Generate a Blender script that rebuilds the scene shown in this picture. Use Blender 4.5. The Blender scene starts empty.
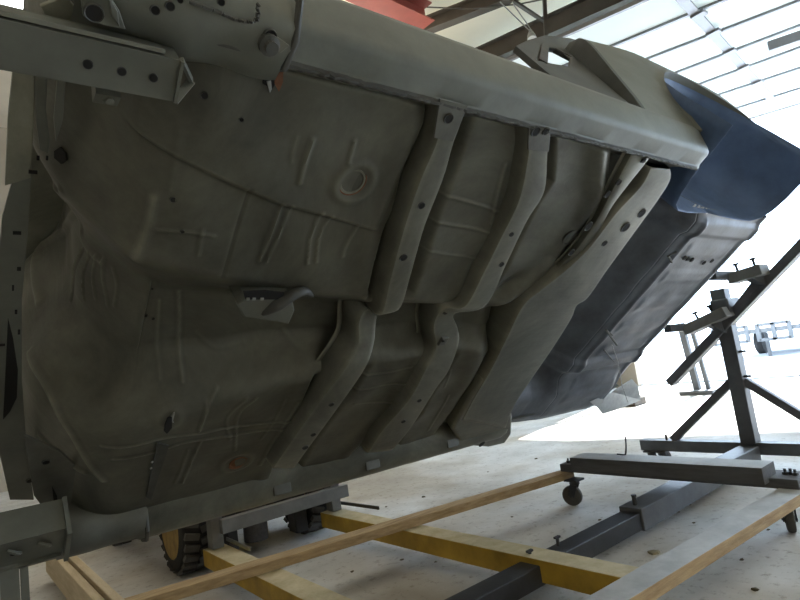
import bpy, bmesh, math, random
import numpy as np
from mathutils import Matrix, Vector
random.seed(7); rng = np.random.default_rng(7)
C = bpy.context.scene.collection
scn = bpy.context.scene

# ------------------------------------------------------------------ camera
F = 550.0; CAMH = 0.95
R = np.array([[0.78283276, -0.03393429, 0.62130615],
              [-0.60729841, 0.17577952, 0.77478397],
              [-0.13550464, -0.98384451, 0.11699773]])   # world <- camera (right, down, forward)
CAM = np.array([0, 0, CAMH])
cam = bpy.data.cameras.new('camera'); camo = bpy.data.objects.new('camera', cam); C.objects.link(camo)
cam.sensor_width = 36; cam.sensor_fit = 'HORIZONTAL'; cam.lens = F / 800 * 36; cam.clip_start = 0.02; cam.clip_end = 500
M = Matrix.Identity(4)
for i in range(3):
    M[i][0] = R[i, 0]; M[i][1] = -R[i, 1]; M[i][2] = -R[i, 2]; M[i][3] = CAM[i]
camo.matrix_world = M; scn.camera = camo

# ------------------------------------------------------------------ world, sun, exposure
world = bpy.data.worlds.new('sky'); scn.world = world; world.use_nodes = True
bg = world.node_tree.nodes['Background']; bg.inputs[0].default_value = (0.64, 0.80, 1.0, 1); bg.inputs[1].default_value = 6.0
sun = bpy.data.lights.new('sun', 'SUN'); sun.energy = 16; sun.angle = math.radians(0.6); sun.color = (1, 0.99, 0.97)
so = bpy.data.objects.new('sun', sun); C.objects.link(so)
so.rotation_euler = Vector((-1, -0.25, -0.86)).to_track_quat('-Z', 'Y').to_euler()
vs = scn.view_settings; vs.view_transform = 'Standard'; vs.look = 'None'; vs.exposure = 0.55; vs.gamma = 1; vs.use_curve_mapping = False

# added area lights behind and beside the camera, filling in the underbody
for lx, ly in ((-2.2, -4.5), (-2.2, -1.5), (1.5, -5.0), (1.2, 5.5), (4.0, -5.0)):
    al = bpy.data.lights.new('fill_light', 'AREA'); al.shape = 'RECTANGLE'; al.size = 2.4; al.size_y = .35; al.energy = 13; al.color = (1.0, .97, .80)
    ao = bpy.data.objects.new('fill_light', al); C.objects.link(ao); ao.location = (lx, ly, 4.2)
for lx, ly in ((3.2, 5.0), (1.5, -4.0)):      # added uplights brighten the ceiling in place of sun bounce
    al = bpy.data.lights.new('fill_uplight', 'AREA'); al.shape = 'RECTANGLE'; al.size = 2.4; al.size_y = .5; al.energy = 50; al.color = (1.0, .93, .78)
    ao = bpy.data.objects.new('fill_uplight', al); C.objects.link(ao); ao.location = (lx, ly, 3.6); ao.rotation_euler = (math.pi, 0, 0)
# ------------------------------------------------------------------ materials
MATS = {}
def mat(name, col, rough=0.6, metal=0.0, var=0.15, scale=6.0, bump=0.0, bscale=60.0, col2=None, stretch=None, detail=6, spec=0.5, coords='Object'):
    if name in MATS: return MATS[name]
    m = bpy.data.materials.new(name); m.use_nodes = True; nt = m.node_tree; nd = nt.nodes; ln = nt.links
    b = nd['Principled BSDF']; b.inputs['Roughness'].default_value = rough; b.inputs['Metallic'].default_value = metal
    b.inputs['Specular IOR Level'].default_value = spec
    tc = nd.new('ShaderNodeTexCoord'); mp = nd.new('ShaderNodeMapping'); ln.new(tc.outputs[coords], mp.inputs[0])
    if stretch: mp.inputs['Scale'].default_value = stretch
    n = nd.new('ShaderNodeTexNoise'); n.inputs['Scale'].default_value = scale; n.inputs['Detail'].default_value = detail
    n.inputs['Roughness'].default_value = 0.62
    ln.new(mp.outputs[0], n.inputs['Vector'])
    r = nd.new('ShaderNodeValToRGB'); r.color_ramp.elements[0].position = 0.32; r.color_ramp.elements[1].position = 0.68
    c2 = col2 or tuple(min(1, c * (1 + var)) for c in col)
    c1 = tuple(c * (1 - var) for c in col) if not col2 else col
    r.color_ramp.elements[0].color = (*c1, 1); r.color_ramp.elements[1].color = (*c2, 1)
    ln.new(n.outputs['Fac'], r.inputs[0]); ln.new(r.outputs[0], b.inputs['Base Color'])
    if bump:
        n2 = nd.new('ShaderNodeTexNoise'); n2.inputs['Scale'].default_value = bscale; n2.inputs['Detail'].default_value = 5
        ln.new(mp.outputs[0], n2.inputs['Vector'])
        bp = nd.new('ShaderNodeBump'); bp.inputs['Strength'].default_value = bump; bp.inputs['Distance'].default_value = 0.01
        ln.new(n2.outputs['Fac'], bp.inputs['Height']); ln.new(bp.outputs[0], b.inputs['Normal'])
    MATS[name] = m; return m

def metal_body():
    """bare, phosphate-coated sheet steel: dull olive grey with lighter scuffs and dark blotches"""
    m = mat('bare_steel', (0.112, 0.112, 0.092), 0.42, 0.35, 0.2, 5.0, 0.06, 45.0)
    nt = m.node_tree; nd = nt.nodes; ln = nt.links; b = nd['Principled BSDF']
    ramp = [n for n in nd if n.type == 'VALTORGB'][0]; mp = [n for n in nd if n.type == 'MAPPING'][0]
    n = nd.new('ShaderNodeTexNoise'); n.inputs['Scale'].default_value = 2.2; n.inputs['Detail'].default_value = 8; n.inputs['Roughness'].default_value = 0.7
    n.inputs['Distortion'].default_value = 0.8
    ln.new(mp.outputs[0], n.inputs['Vector'])
    r = nd.new('ShaderNodeValToRGB'); r.color_ramp.elements[0].position = 0.3; r.color_ramp.elements[1].position = 0.72
    r.color_ramp.elements[0].color = (0.50, 0.50, 0.48, 1); r.color_ramp.elements[1].color = (1.42, 1.42, 1.38, 1)
    ln.new(n.outputs['Fac'], r.inputs[0])
    mx = nd.new('ShaderNodeMix'); mx.data_type = 'RGBA'; mx.blend_type = 'MULTIPLY'; mx.inputs['Factor'].default_value = 1
    ln.new(ramp.outputs[0], mx.inputs['A']); ln.new(r.outputs[0], mx.inputs['B'])
    # ridges painted lighter for wear and bead highlights, creases darker for grime and contrast
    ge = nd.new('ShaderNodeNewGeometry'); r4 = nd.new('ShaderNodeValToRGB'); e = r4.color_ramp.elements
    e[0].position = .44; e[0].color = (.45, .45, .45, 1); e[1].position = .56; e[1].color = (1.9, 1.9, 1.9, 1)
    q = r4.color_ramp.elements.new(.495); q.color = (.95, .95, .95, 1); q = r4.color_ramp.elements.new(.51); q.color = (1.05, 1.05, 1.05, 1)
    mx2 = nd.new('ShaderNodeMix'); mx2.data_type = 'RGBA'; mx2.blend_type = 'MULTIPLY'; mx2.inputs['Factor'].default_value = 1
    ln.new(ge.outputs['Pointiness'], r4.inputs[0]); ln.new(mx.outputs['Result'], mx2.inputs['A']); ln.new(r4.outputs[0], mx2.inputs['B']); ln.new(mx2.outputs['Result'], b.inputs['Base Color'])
    # fine brushed variation of the gloss
    mp2 = nd.new('ShaderNodeMapping'); mp2.inputs['Scale'].default_value = (3, 60, 3)
    tc = [q for q in nd if q.type == 'TEX_COORD'][0]; ln.new(tc.outputs['Object'], mp2.inputs[0])
    n3 = nd.new('ShaderNodeTexNoise'); n3.inputs['Scale'].default_value = 2; n3.inputs['Detail'].default_value = 4
    ln.new(mp2.outputs[0], n3.inputs['Vector'])
    mr = nd.new('ShaderNodeMapRange'); mr.inputs['To Min'].default_value = 0.34; mr.inputs['To Max'].default_value = 0.55
    ln.new(n3.outputs['Fac'], mr.inputs['Value']); ln.new(mr.outputs[0], b.inputs['Roughness'])
    return m
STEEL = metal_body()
STEEL_L = mat('zinc_grey_steel', (0.135, 0.143, 0.122), 0.5, 0.3, 0.15, 8, 0.05, 50)
STEEL_D = mat('dark_seam_steel', (0.06, 0.062, 0.056), 0.6, 0.2, 0.3, 10, 0.05, 50)
STEEL_P = mat('plain_steel', (0.105, 0.107, 0.092), 0.5, 0.3, 0.25, 9, 0.06, 60)
BLUE = mat('blue_grey_wheelhouse', (0.075, 0.13, 0.25), 0.6, 0.1, 0.25, 5, 0.06, 45)
STEEL_HAZE = mat('haze_tinted_steel', (0.105, 0.118, 0.14), 0.5, 0.25, 0.3, 7, 0.08, 45)  # blue-grey haze painted into the steel of the rear pans
DARKS = mat('dark_inner_steel', (0.055, 0.062, 0.058), 0.6, 0.1, 0.25, 6, 0.06, 45)  # darker tone for the inner quarter and door jamb
HOLE = mat('hole_dark', (0.008, 0.008, 0.008), 0.9, 0, 0.1)
RUST = mat('rust', (0.16, 0.065, 0.03), 0.85, 0, 0.35, 25, 0.2, 80)
TUBE = mat('stand_grey_paint', (0.10, 0.105, 0.115), 0.5, 0.2, 0.25, 9, 0.06, 60)
TUBE_D = mat('stand_dark_paint', (0.035, 0.037, 0.042), 0.45, 0.2, 0.3, 9, 0.06, 60)
BEAM_G = mat('weathered_grey_beam', (0.10, 0.10, 0.105), 0.75, 0, 0.22, 7, 0.15, 40, stretch=(8, 1, 8))
BEAM_L = mat('light_grey_channel', (0.20, 0.20, 0.19), 0.6, 0.2, 0.2, 7, 0.1, 40)
BEAM_T = mat('dusty_sheen_beam_top', (0.42, 0.42, 0.41), 0.65, 0, 0.18, 9, 0.1, 40)  # pale with dust, door sheen painted into the colour as well
WOOD = mat('worn_brown_wood', (0.30, 0.19, 0.085), 0.7, 0, 0.3, 4, 0.2, 30, col2=(0.52, 0.37, 0.19), stretch=(1.5, 14, 14))
WOOD_P = mat('pale_pine', (0.46, 0.36, 0.22), 0.7, 0, 0.15, 4, 0.12, 30, col2=(0.6, 0.49, 0.33), stretch=(12, 1.5, 12))
YEL = mat('worn_yellow_paint', (0.46, 0.29, 0.035), 0.55, 0, 0.25, 7, 0.1, 50)
YTOP = mat('dusty_yellow_top', (0.46, 0.38, 0.20), 0.6, 0, 0.3, 12, 0.15, 60, col2=(0.66, 0.57, 0.38))
RIMY = mat('dirty_yellow_rim', (0.30, 0.19, 0.045), 0.7, 0, 0.3, 14, 0.1, 60)
RUB = mat('black_rubber', (0.02, 0.02, 0.02), 0.8, 0, 0.3, 12, 0.2, 60)
RUBG = mat('dusty_rubber', (0.09, 0.085, 0.075), 0.85, 0, 0.3, 12, 0.2, 60)
ZINC = mat('zinc_fitting', (0.35, 0.36, 0.36), 0.4, 0.7, 0.15, 20)
REDP = mat('red_primer', (0.20, 0.035, 0.022), 0.6, 0, 0.15, 4)
RAFT = mat('brown_steel_rafter', (0.075, 0.062, 0.05), 0.6, 0.1, 0.2, 3)
INSUL = mat('ceiling_insulation', (0.74, 0.67, 0.55), 0.9, 0, 0.06, 1.2, 0.1, 3)
WALLM = mat('beige_wall_panel', (0.36, 0.31, 0.24), 0.85, 0, 0.1, 1.5)
ALU = mat('aluminium_rail', (0.22, 0.22, 0.23), 0.45, 0.5, 0.1, 6)
DIRT = mat('pale_dirt', (0.52, 0.56, 0.60), 0.95, 0, 0.1, 1.2, 0.3, 5)
JUNKM = mat('dull_brown_metal', (0.10, 0.085, 0.07), 0.7, 0.2, 0.4, 8, 0.2, 20)

def concrete():
    m = mat('shop_concrete', (0.47, 0.465, 0.45), 0.75, 0, 0.2, 1.6, 0.12, 30, col2=(0.68, 0.675, 0.66), detail=10)
    nt = m.node_tree; nd = nt.nodes; ln = nt.links; b = nd['Principled BSDF']
    ramp = [n for n in nd if n.type == 'VALTORGB'][0]; mp = [n for n in nd if n.type == 'MAPPING'][0]
    n = nd.new('ShaderNodeTexNoise'); n.inputs['Scale'].default_value = 22; n.inputs['Detail'].default_value = 8; n.inputs['Roughness'].default_value = 0.75
    ln.new(mp.outputs[0], n.inputs['Vector'])
    r = nd.new('ShaderNodeValToRGB'); r.color_ramp.elements[0].position = 0.30; r.color_ramp.elements[1].position = 0.46
    r.color_ramp.elements[0].color = (0.45, 0.42, 0.38, 1); r.color_ramp.elements[1].color = (1, 1, 1, 1)
    ln.new(n.outputs['Fac'], r.inputs[0])
    n2 = nd.new('ShaderNodeTexNoise'); n2.inputs['Scale'].default_value = 0.9; n2.inputs['Detail'].default_value = 4
    ln.new(mp.outputs[0], n2.inputs['Vector'])
    r2 = nd.new('ShaderNodeValToRGB'); r2.color_ramp.elements[0].position = 0.38; r2.color_ramp.elements[1].position = 0.55
    r2.color_ramp.elements[0].color = (0.66, 0.60, 0.52, 1); r2.color_ramp.elements[1].color = (1, 1, 1, 1)
    ln.new(n2.outputs['Fac'], r2.inputs[0])
    a = ramp.outputs[0]
    for q in (r, r2):
        mx = nd.new('ShaderNodeMix'); mx.data_type = 'RGBA'; mx.blend_type = 'MULTIPLY'; mx.inputs['Factor'].default_value = 1
        ln.new(a, mx.inputs['A']); ln.new(q.outputs[0], mx.inputs['B']); a = mx.outputs['Result']
    ln.new(a, b.inputs['Base Color']); return m
CONC = concrete()

def translucent():
    m = bpy.data.materials.new('translucent_white_panel'); m.use_nodes = True; nd = m.node_tree.nodes; ln = m.node_tree.links
    nd.remove(nd['Principled BSDF']); out = nd['Material Output']
    d = nd.new('ShaderNodeBsdfDiffuse'); d.inputs[0].default_value = (0.85, 0.88, 0.88, 1)
    t = nd.new('ShaderNodeBsdfTranslucent'); t.inputs[0].default_value = (0.88, 0.93, 0.93, 1)
    n = nd.new('ShaderNodeTexNoise'); n.inputs['Scale'].default_value = 3
    mx = nd.new('ShaderNodeMixShader'); mx.inputs[0].default_value = 0.6
    ln.new(d.outputs[0], mx.inputs[1]); ln.new(t.outputs[0], mx.inputs[2]); ln.new(mx.outputs[0], out.inputs[0]); return m
TRANS = translucent()
def lampmat():
    m = bpy.data.materials.new('lamp_tube_glow'); m.use_nodes = True; b = m.node_tree.nodes['Principled BSDF']
    b.inputs['Emission Color'].default_value = (1, 1, 1, 1); b.inputs['Emission Strength'].default_value = 6; return m
LAMP = lampmat()

# ------------------------------------------------------------------ object helpers
def empty(name, label=None, cat=None, group=None, loc=(0, 0, 0), parent=None):
    o = bpy.data.objects.new(name, None); C.objects.link(o); o.location = loc; o.parent = parent
    o.empty_display_size = 0.1
    tag(o, label, cat, group); return o
def tag(o, label=None, cat=None, group=None, kind=None):
    if label: o['label'] = label
    if cat: o['category'] = cat
    if group: o['group'] = group
    if kind: o['kind'] = kind
    return o
class MB:
    def __init__(s): s.v = []; s.f = []; s.mi = []
    def add(s, vs, fs, mi=0):
        k = len(s.v); s.v += [tuple(float(c) for c in v) for v in vs]; s.f += [tuple(i + k for i in f) for f in fs]; s.mi += [mi] * len(fs); return s
    def box(s, c, size, rot=None, mi=0, top=None):
        a, b, d = [q / 2 for q in size]
        vs = [Vector((x, y, z)) for x in (-a, a) for y in (-b, b) for z in (-d, d)]
        if rot is not None: vs = [rot @ v for v in vs]
        vs = [v + Vector(c) for v in vs]
        fs = [(0, 1, 3, 2), (4, 6, 7, 5), (0, 4, 5, 1), (2, 3, 7, 6), (0, 2, 6, 4), (1, 5, 7, 3)]
        s.add(vs, fs, mi)
        if top is not None: s.mi[-1] = top
        return s
    def bar(s, a, b, w, h, up=(0, 0, 1), mi=0, top=None):
        """box from a to b, width w across, height h along 'up'"""
        a = Vector(a); b = Vector(b); d = (b - a); L = d.length; d.normalize(); u = Vector(up); side = d.cross(u).normalized(); u = side.cross(d).normalized()
        rot = Matrix((d, side, u)).transposed()
        return s.box((a + b) / 2, (L, w, h), rot, mi, top)
    def tube(s, pts, r, n=10, mi=0, caps=True):
        pts = [Vector(p) for p in pts]; rr = r if isinstance(r, (list, tuple)) else [r] * len(pts)
        vs = []; fs = []; t0 = (pts[1] - pts[0]).normalized()
        ref = Vector((0, 0, 1)) if abs(t0.z) < 0.9 else Vector((1, 0, 0)); u = t0.cross(ref).normalized()
        for i, p in enumerate(pts):
            t = (pts[min(i + 1, len(pts) - 1)] - pts[max(i - 1, 0)]).normalized()
            u = (u - t * u.dot(t)).normalized(); w = t.cross(u)
            for k in range(n):
                a = 2 * math.pi * k / n; vs.append(p + (u * math.cos(a) + w * math.sin(a)) * rr[i])
        for i in range(len(pts) - 1):
            for k in range(n): fs.append((i * n + k, i * n + (k + 1) % n, (i + 1) * n + (k + 1) % n, (i + 1) * n + k))
        if caps: fs.append(tuple(range(n))[::-1]); fs.append(tuple((len(pts) - 1) * n + k for k in range(n)))
        return s.add(vs, fs, mi)
    def lathe(s, c, axis, prof, n=32, mi=0):
        """prof: (radius, offset along axis)"""
        c = Vector(c); ax = Vector(axis).normalized(); u = ax.orthogonal().normalized(); w = ax.cross(u); vs = []; fs = []
        for r, h in prof:
            for k in range(n):
                a = 2 * math.pi * k / n; vs.append(c + ax * h + (u * math.cos(a) + w * math.sin(a)) * r)
        m = len(prof)
        for i in range(m - 1):
            for k in range(n): fs.append((i * n + k, i * n + (k + 1) % n, (i + 1) * n + (k + 1) % n, (i + 1) * n + k))
        fs.append(tuple(range(n))[::-1]); fs.append(tuple((m - 1) * n + k for k in range(n)))
        return s.add(vs, fs, mi)
    def prism(s, poly, h0, h1, fn, mi=0):
        """poly of 2d points extruded h0..h1, fn maps (a, b, h) -> xyz"""
        n = len(poly); vs = [fn(a, b, h0) for a, b in poly] + [fn(a, b, h1) for a, b in poly]
        fs = [tuple(range(n))[::-1], tuple(range(n, 2 * n))] + [(i, (i + 1) % n, (i + 1) % n + n, i + n) for i in range(n)]
        return s.add(vs, fs, mi)
    def grid(s, P, mi=0, closed=False):
        """P array (m, n, 3)"""
        P = np.asarray(P); m, n = P.shape[:2]; k = len(s.v); s.v += [tuple(q) for q in P.reshape(-1, 3).tolist()]
        for i in range(m - 1):
            for j in range(n - 1 if not closed else n):
                j2 = (j + 1) % n; s.f.append((k + i * n + j, k + i * n + j2, k + (i + 1) * n + j2, k + (i + 1) * n + j))
        s.mi += [mi] * (len(s.f) - len(s.mi)); return s
    def build(s, name, mats, parent=None, smooth=False, bevel=0, sharp=40, solid=0, local=False):
        me = bpy.data.meshes.new(name); me.from_pydata(s.v, [], s.f)
        mats = mats if isinstance(mats, (list, tuple)) else [mats]
        for m in mats: me.materials.append(m)
        me.polygons.foreach_set('material_index', s.mi)
        if not solid:
            b = bmesh.new(); b.from_mesh(me); bmesh.ops.recalc_face_normals(b, faces=b.faces); b.to_mesh(me); b.free()
        if smooth: me.shade_smooth(); me.set_sharp_from_angle(angle=math.radians(sharp))
        me.update(); o = bpy.data.objects.new(name, me); C.objects.link(o); o.parent = parent
        if solid:
            q = o.modifiers.new('thickness', 'SOLIDIFY'); q.thickness = abs(solid); q.offset = 1 if solid > 0 else -1
        if bevel:
            q = o.modifiers.new('bevel', 'BEVEL'); q.width = bevel; q.segments = 2; q.limit_method = 'ANGLE'; q.angle_limit = math.radians(35)
        return o
def thing_at(parts_parent, objs): pass

def catmull(P, n):
    P = np.asarray(P, float); m = len(P); t = np.linspace(0, m - 1, n); out = []
    for q in t:
        i = min(int(q), m - 2); f = q - i; p0 = P[max(i - 1, 0)]; p1 = P[i]; p2 = P[i + 1]; p3 = P[min(i + 2, m - 1)]
        out.append(0.5 * (2 * p1 + (p2 - p0) * f + (2 * p0 - 5 * p1 + 4 * p2 - p3) * f * f + (3 * p1 - p0 - 3 * p2 + p3) * f ** 3))
    return np.array(out)

# ------------------------------------------------------------------ body frame (x rearwards, y towards the low side, z up into the car)
W = np.array([0, 0.7941476, -0.60772493]); NI = np.array([0, 0.60772493, 0.7941476]); D0 = 0.93; YC = 1.10623
BM = Matrix.Identity(4)
org = CAM + W * YC + NI * D0
for i in range(3):
    BM[i][0] = (1, 0, 0)[i]; BM[i][1] = W[i]; BM[i][2] = NI[i]; BM[i][3] = org[i]
def ray(px, py): return R @ np.array([px - 400, py - 300, F])
def U(px, py, z=0.0):
    """point of the underbody at height z of the body frame, read off the photograph"""
    r = ray(px, py); p = r * (D0 + z) / (r @ NI); return np.array([p[0], p @ W - YC, z])
def S(px, py, y):
    r = ray(px, py); p = r * (y + YC) / (r @ W); return np.array([p[0], y, p @ NI - D0])

# ================================================================== BUILDING
def struct(o): o['kind'] = 'structure'; return o
fl = MB().box((4, 2, -0.05), (70, 70, 0.1)).build('floor', CONC); struct(fl)
XD = 9.4
# walls: far end wall with the big door opening, long wall, left wall, ceiling that ends at the added skylight
m = MB(); m.box((XD + .1, 7.4, 2.6), (.2, 4.2, 5.2)); m.box((XD + .1, -6.6, 2.6), (.2, 5.2, 5.2)); m.box((XD + .1, .65, 4.75), (.2, 9.3, .9)); struct(m.build('wall_back', WALLM))
m = MB(); m.box((2.7, 9.5, 2.6), (13.6, .2, 5.2)); struct(m.build('wall_left', WALLM))
m = MB(); m.box((2.7, -9.1, 2.6), (13.6, .2, 5.2)); struct(m.build('wall_right', WALLM))
m = MB(); m.box((-4.1, .2, 2.6), (.2, 18.6, 5.2)); struct(m.build('wall_front', WALLM))
def G(px, py, z):
    r = ray(px, py); return CAM + r * (z - CAMH) / r[2]
qa = G(512, 48, 5.2); qb = G(625, 0, 5.2); kk = (qb[0] - qa[0]) / (qb[1] - qa[1]); xc = lambda y: qa[0] + kk * (y - qa[1])
m = MB(); m.prism([(-4.2, -9.2), (9.5, -9.2), (9.5, -4), (xc(-4) if xc(-4) < 9.4 else 9.3, -4), (xc(5.3), 5.3), (9.5, 5.3), (9.5, 9.6), (-4.2, 9.6)], 5.2, 5.3, lambda a, b, h: (a, b, h))
struct(m.build('ceiling', INSUL))
m = MB(); m.prism([(min(xc(-4), 9.3) - .05, -4.05), (9.5, -4.05), (9.5, 5.35), (xc(5.35) - .05, 5.35)], 5.31, 5.33, lambda a, b, h: (a, b, h)); sk = m.build('added_skylight', TRANS); struct(sk)  # unseen roof panel added so daylight makes the door panels glow
dg = MB().box((24, 0, -.02), (29, 80, .09)).build('outdoor_ground', DIRT); struct(dg)

# rafters (dark brown steel) read off at ceiling height
def G(px, py, z):
    r = ray(px, py); return CAM + r * (z - CAMH) / r[2]
def rafter(p, q, z, w, h, name, label, cat, mt, ext=(2.5, 2.5), extra=None):
    a = G(*p, z); b = G(*q, z); d = (b - a) / np.linalg.norm(b - a); a = a - d * ext[0]; b = b + d * ext[1]
    t = empty(name, label, cat, loc=tuple((a + b) / 2)); o = (a + b) / 2
    a = a - o; b = b - o
    MB().bar(a + np.array([0, 0, -h / 2]), b + np.array([0, 0, -h / 2]), w, .014).build('flange', mt, t)
    MB().bar(a + np.array([0, 0, h / 2]), b + np.array([0, 0, h / 2]), w, .014).build('flange', mt, t)
    MB().bar(a, b, .012, h - .014).build('web', mt, t)
    return t
rafter((436, 22), (500, -3), 4.9, .12, .16, 'roof_rafter', 'dark brown steel rafter just right of the red beam', 'beam', RAFT, (1.2, 3))
rafter((500, 49), (608, 0), 4.9, .14, .24, 'roof_rafter', 'widest dark brown steel rafter, bordering the white door panels', 'beam', RAFT, (3, 3))
rafter((345, -20), (422, 16), 4.6, .24, .2, 'red_beam', 'rust red painted steel beam under the ceiling', 'beam', REDP, (3, 0.05))
t = empty('roof_brace', 'thin brown diagonal and upright braces between the rafters', 'brace', loc=tuple(G(530, 20, 4.7)))
o0 = G(530, 20, 4.7)
MB().bar(G(512, 0, 4.7) - o0, G(545, 22, 4.7) - o0, .035, .035).build('diagonal_brace', RAFT, t)
MB().bar(G(546, 36, 4.5) - o0, G(544, -12, 5.1) - o0, .04, .04).build('upright_brace', RAFT, t)
MB().tube([G(425, 7, 4.8) - o0, G(470, 9, 4.8) - o0, G(520, 4, 4.8) - o0, G(560, -4, 4.8) - o0], .008, 6).build('conduit', RAFT, t)
# hanging pull cords with a pale cone weight
t = empty('pull_cord', 'pale pull cords with a small cone-shaped weight beneath the rafters', 'cord', loc=tuple(G(531, 34, 4.2)))
o0 = G(531, 34, 4.2)
for a, b in (((500, 2), (531, 32)), ((512, 2), (534, 34))):
    MB().tube([G(*a, 4.6) - o0, G(*b, 4.2) - o0], .006, 6).build('cord', ZINC, t)
MB().lathe((0, 0, -.03), (0.3, 0.2, .9), [(.05, -.05), (.045, 0), (.008, .12)], 14).build('weight', ZINC, t)

# raised sectional door: white translucent panels, aluminium rails, hinged stile
t = empty('overhead_door', 'raised white translucent overhead door with aluminium rails and hinges', 'door', loc=(7.2, .65, 4.05)); o0 = np.array([7.2, .65, 4.05])
railpx = [((604, 49), (722, 0)), ((641, 61), (800, 0)), ((675, 72.6), (800, 25)), ((707, 81), (800, 47)), ((729, 91), (800, 67.5)), ((752, 103), (800, 88))]
xs = []
for a, b in railpx:
    A = G(*a, 4.05); B = G(*b, 4.05); k = (B[0] - A[0]) / (B[1] - A[1]); xs.append((A[0] - k * A[1], k))
prev = (xs[0][0] - .65, xs[0][1])
rows = [prev] + xs + [(xs[-1][0] + .75, xs[-1][1])]
Y0, Y1 = -4.0, 5.3
for i in range(len(rows) - 1):
    (c0, k0), (c1, k1) = rows[i], rows[i + 1]
    q = [(c0 + k0 * Y0, Y0), (c1 + k1 * Y0, Y0), (c1 + k1 * Y1, Y1), (c0 + k0 * Y1, Y1)]
    MB().prism(q, .008, .028, lambda a, b, h: np.array([a, b, 4.05 + h]) - o0).build('panel', TRANS, t)
for c, k in rows:
    MB().bar(np.array([c + k * Y0, Y0, 4.05]) - o0, np.array([c + k * Y1, Y1, 4.05]) - o0, .035, .04).build('rail', ALU, t)
st = MB(); A = G(683, 0, 4.02); B = G(757, 83, 4.02); d = (B - A) / np.linalg.norm(B - A)
st.bar(A - d * 1.2 - o0, B + d * 0.9 - o0, .09, .02).build('stile', ALU, t)
for px in ((699, 15), (714, 33), (730, 52), (744, 68), (757, 83)):
    MB().box(G(*px, 4.0) - o0, (.10, .13, .03)).build('hinge', ALU, t)
for yy in (-4.15, 5.45): MB().bar((rows[0][0] - o0[0] - .2, yy - .65, .06), (rows[-1][0] - o0[0] + .2, yy - .65, .06), .06, .08).build('track', ALU, t)
m = MB(); a = G(768, 47, 3.7); b = G(806, 34, 3.7); m.bar(a, b, .05, .10); tag(m.build('door_track_bar', ALU), 'short dark bar hanging under the white door panels', 'bar')

# fluorescent lamp (upper left corner)
o0 = G(8, 8, 3.4); t = empty('fluorescent_lamp', 'bright white tube lamp at the upper left behind the car body', 'lamp', loc=tuple(o0))
a = G(-25, 42, 3.4) - o0; b = G(26, -14, 3.4) - o0
MB().bar(a + np.array([0, 0, .06]), b + np.array([0, 0, .06]), .16, .05).build('housing', ZINC, t)
MB().bar(a, b, .14, .05).build('diffuser', LAMP, t)

# ================================================================== CAR BODY
car = empty('car_body', 'stripped bare-steel car body tipped on its side in the stand, underside facing out', 'car body'); car.matrix_world = BM
FZ = 0.055
def P2(pts, z=FZ): return np.array([U(a, b, z)[:2] for a, b in pts])
def dist(X, Y, pts):
    best = np.full(X.shape, 1e9); side = np.zeros(X.shape)
    for (ax, ay), (bx, by) in zip(pts[:-1], pts[1:]):
        dx, dy = bx - ax, by - ay; t = np.clip(((X - ax) * dx + (Y - ay) * dy) / (dx * dx + dy * dy), 0, 1)
        ex = X - ax - t * dx; ey = Y - ay - t * dy; q = np.hypot(ex, ey); s = np.sign(dx * ey - dy * ex); k = q < best
        best = np.where(k, q, best); side = np.where(k, s, side)
    return best, side
def sm(t): t = np.clip(t, 0, 1); return t * t * (3 - 2 * t)
def bead(X, Y, px, w, h, z=FZ, raw=False):
    """rounded pressed rib"""
    p = SNAP(px); p = catmull(p, max(8, 6 * len(p))) if len(p) > 2 else p
    d, _ = dist(SV, Y, p); return h * np.exp(-(d / w) ** 2 * 1.6)
def ring(X, Y, px, r, w, h, z=FZ, ry=None):
    c = SNAP([px])[0]; q = np.hypot(SV - c[0], (Y - c[1])); return h * np.exp(-((q - r) / w) ** 2)

# profile along the car: firewall, toe board, floor, heel
prof = np.array([(.150, .85), (.128, .50), (.130, .37), (.165, .28), (.265, .10), (.315, FZ + .004), (.36, FZ), (.5, FZ), (1.70, FZ), (1.75, .075), (1.80, .115), (2.06, .135)])
seg = np.hypot(*np.diff(prof, axis=0).T); cum = np.r_[0, np.cumsum(seg)]
ns = 520; sv = np.linspace(0, cum[-1], ns)
px_ = np.interp(sv, cum, prof[:, 0]); pz_ = np.interp(sv, cum, prof[:, 1])
pad = lambda a, h=8: np.r_[2 * a[0] - a[h:0:-1], a, 2 * a[-1] - a[-2:-2 - h:-1]]
ker = np.hanning(57); ker /= ker.sum()
kf = sm0 = np.clip((sv - .9) / .15, 0, 1)
wx, wz = np.convolve(pad(px_, 28), ker, 'valid'), np.convolve(pad(pz_, 28), ker, 'valid')
ker = np.hanning(17); ker /= ker.sum()
px_ = kf * np.convolve(pad(px_), ker, 'valid') + (1 - kf) * wx; pz_ = kf * np.convolve(pad(pz_), ker, 'valid') + (1 - kf) * wz
tx = np.gradient(px_, sv); tz = np.gradient(pz_, sv); tl = np.hypot(tx, tz); tx /= tl; tz /= tl
nx, nz = tz, -tx                       # outward (towards the ground side)
ny_ = 400; yv = np.linspace(-.80, .80, ny_)
SX, YY = np.meshgrid(px_, yv, indexing='ij'); SZ = np.repeat(pz_[:, None], ny_, 1); SV = np.repeat(sv[:, None], ny_, 1)
# X used for features: true x on the flat floor
X = SX; Y = YY
flat = sm((X - .30) / .05)
H = np.zeros_like(X)
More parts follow.
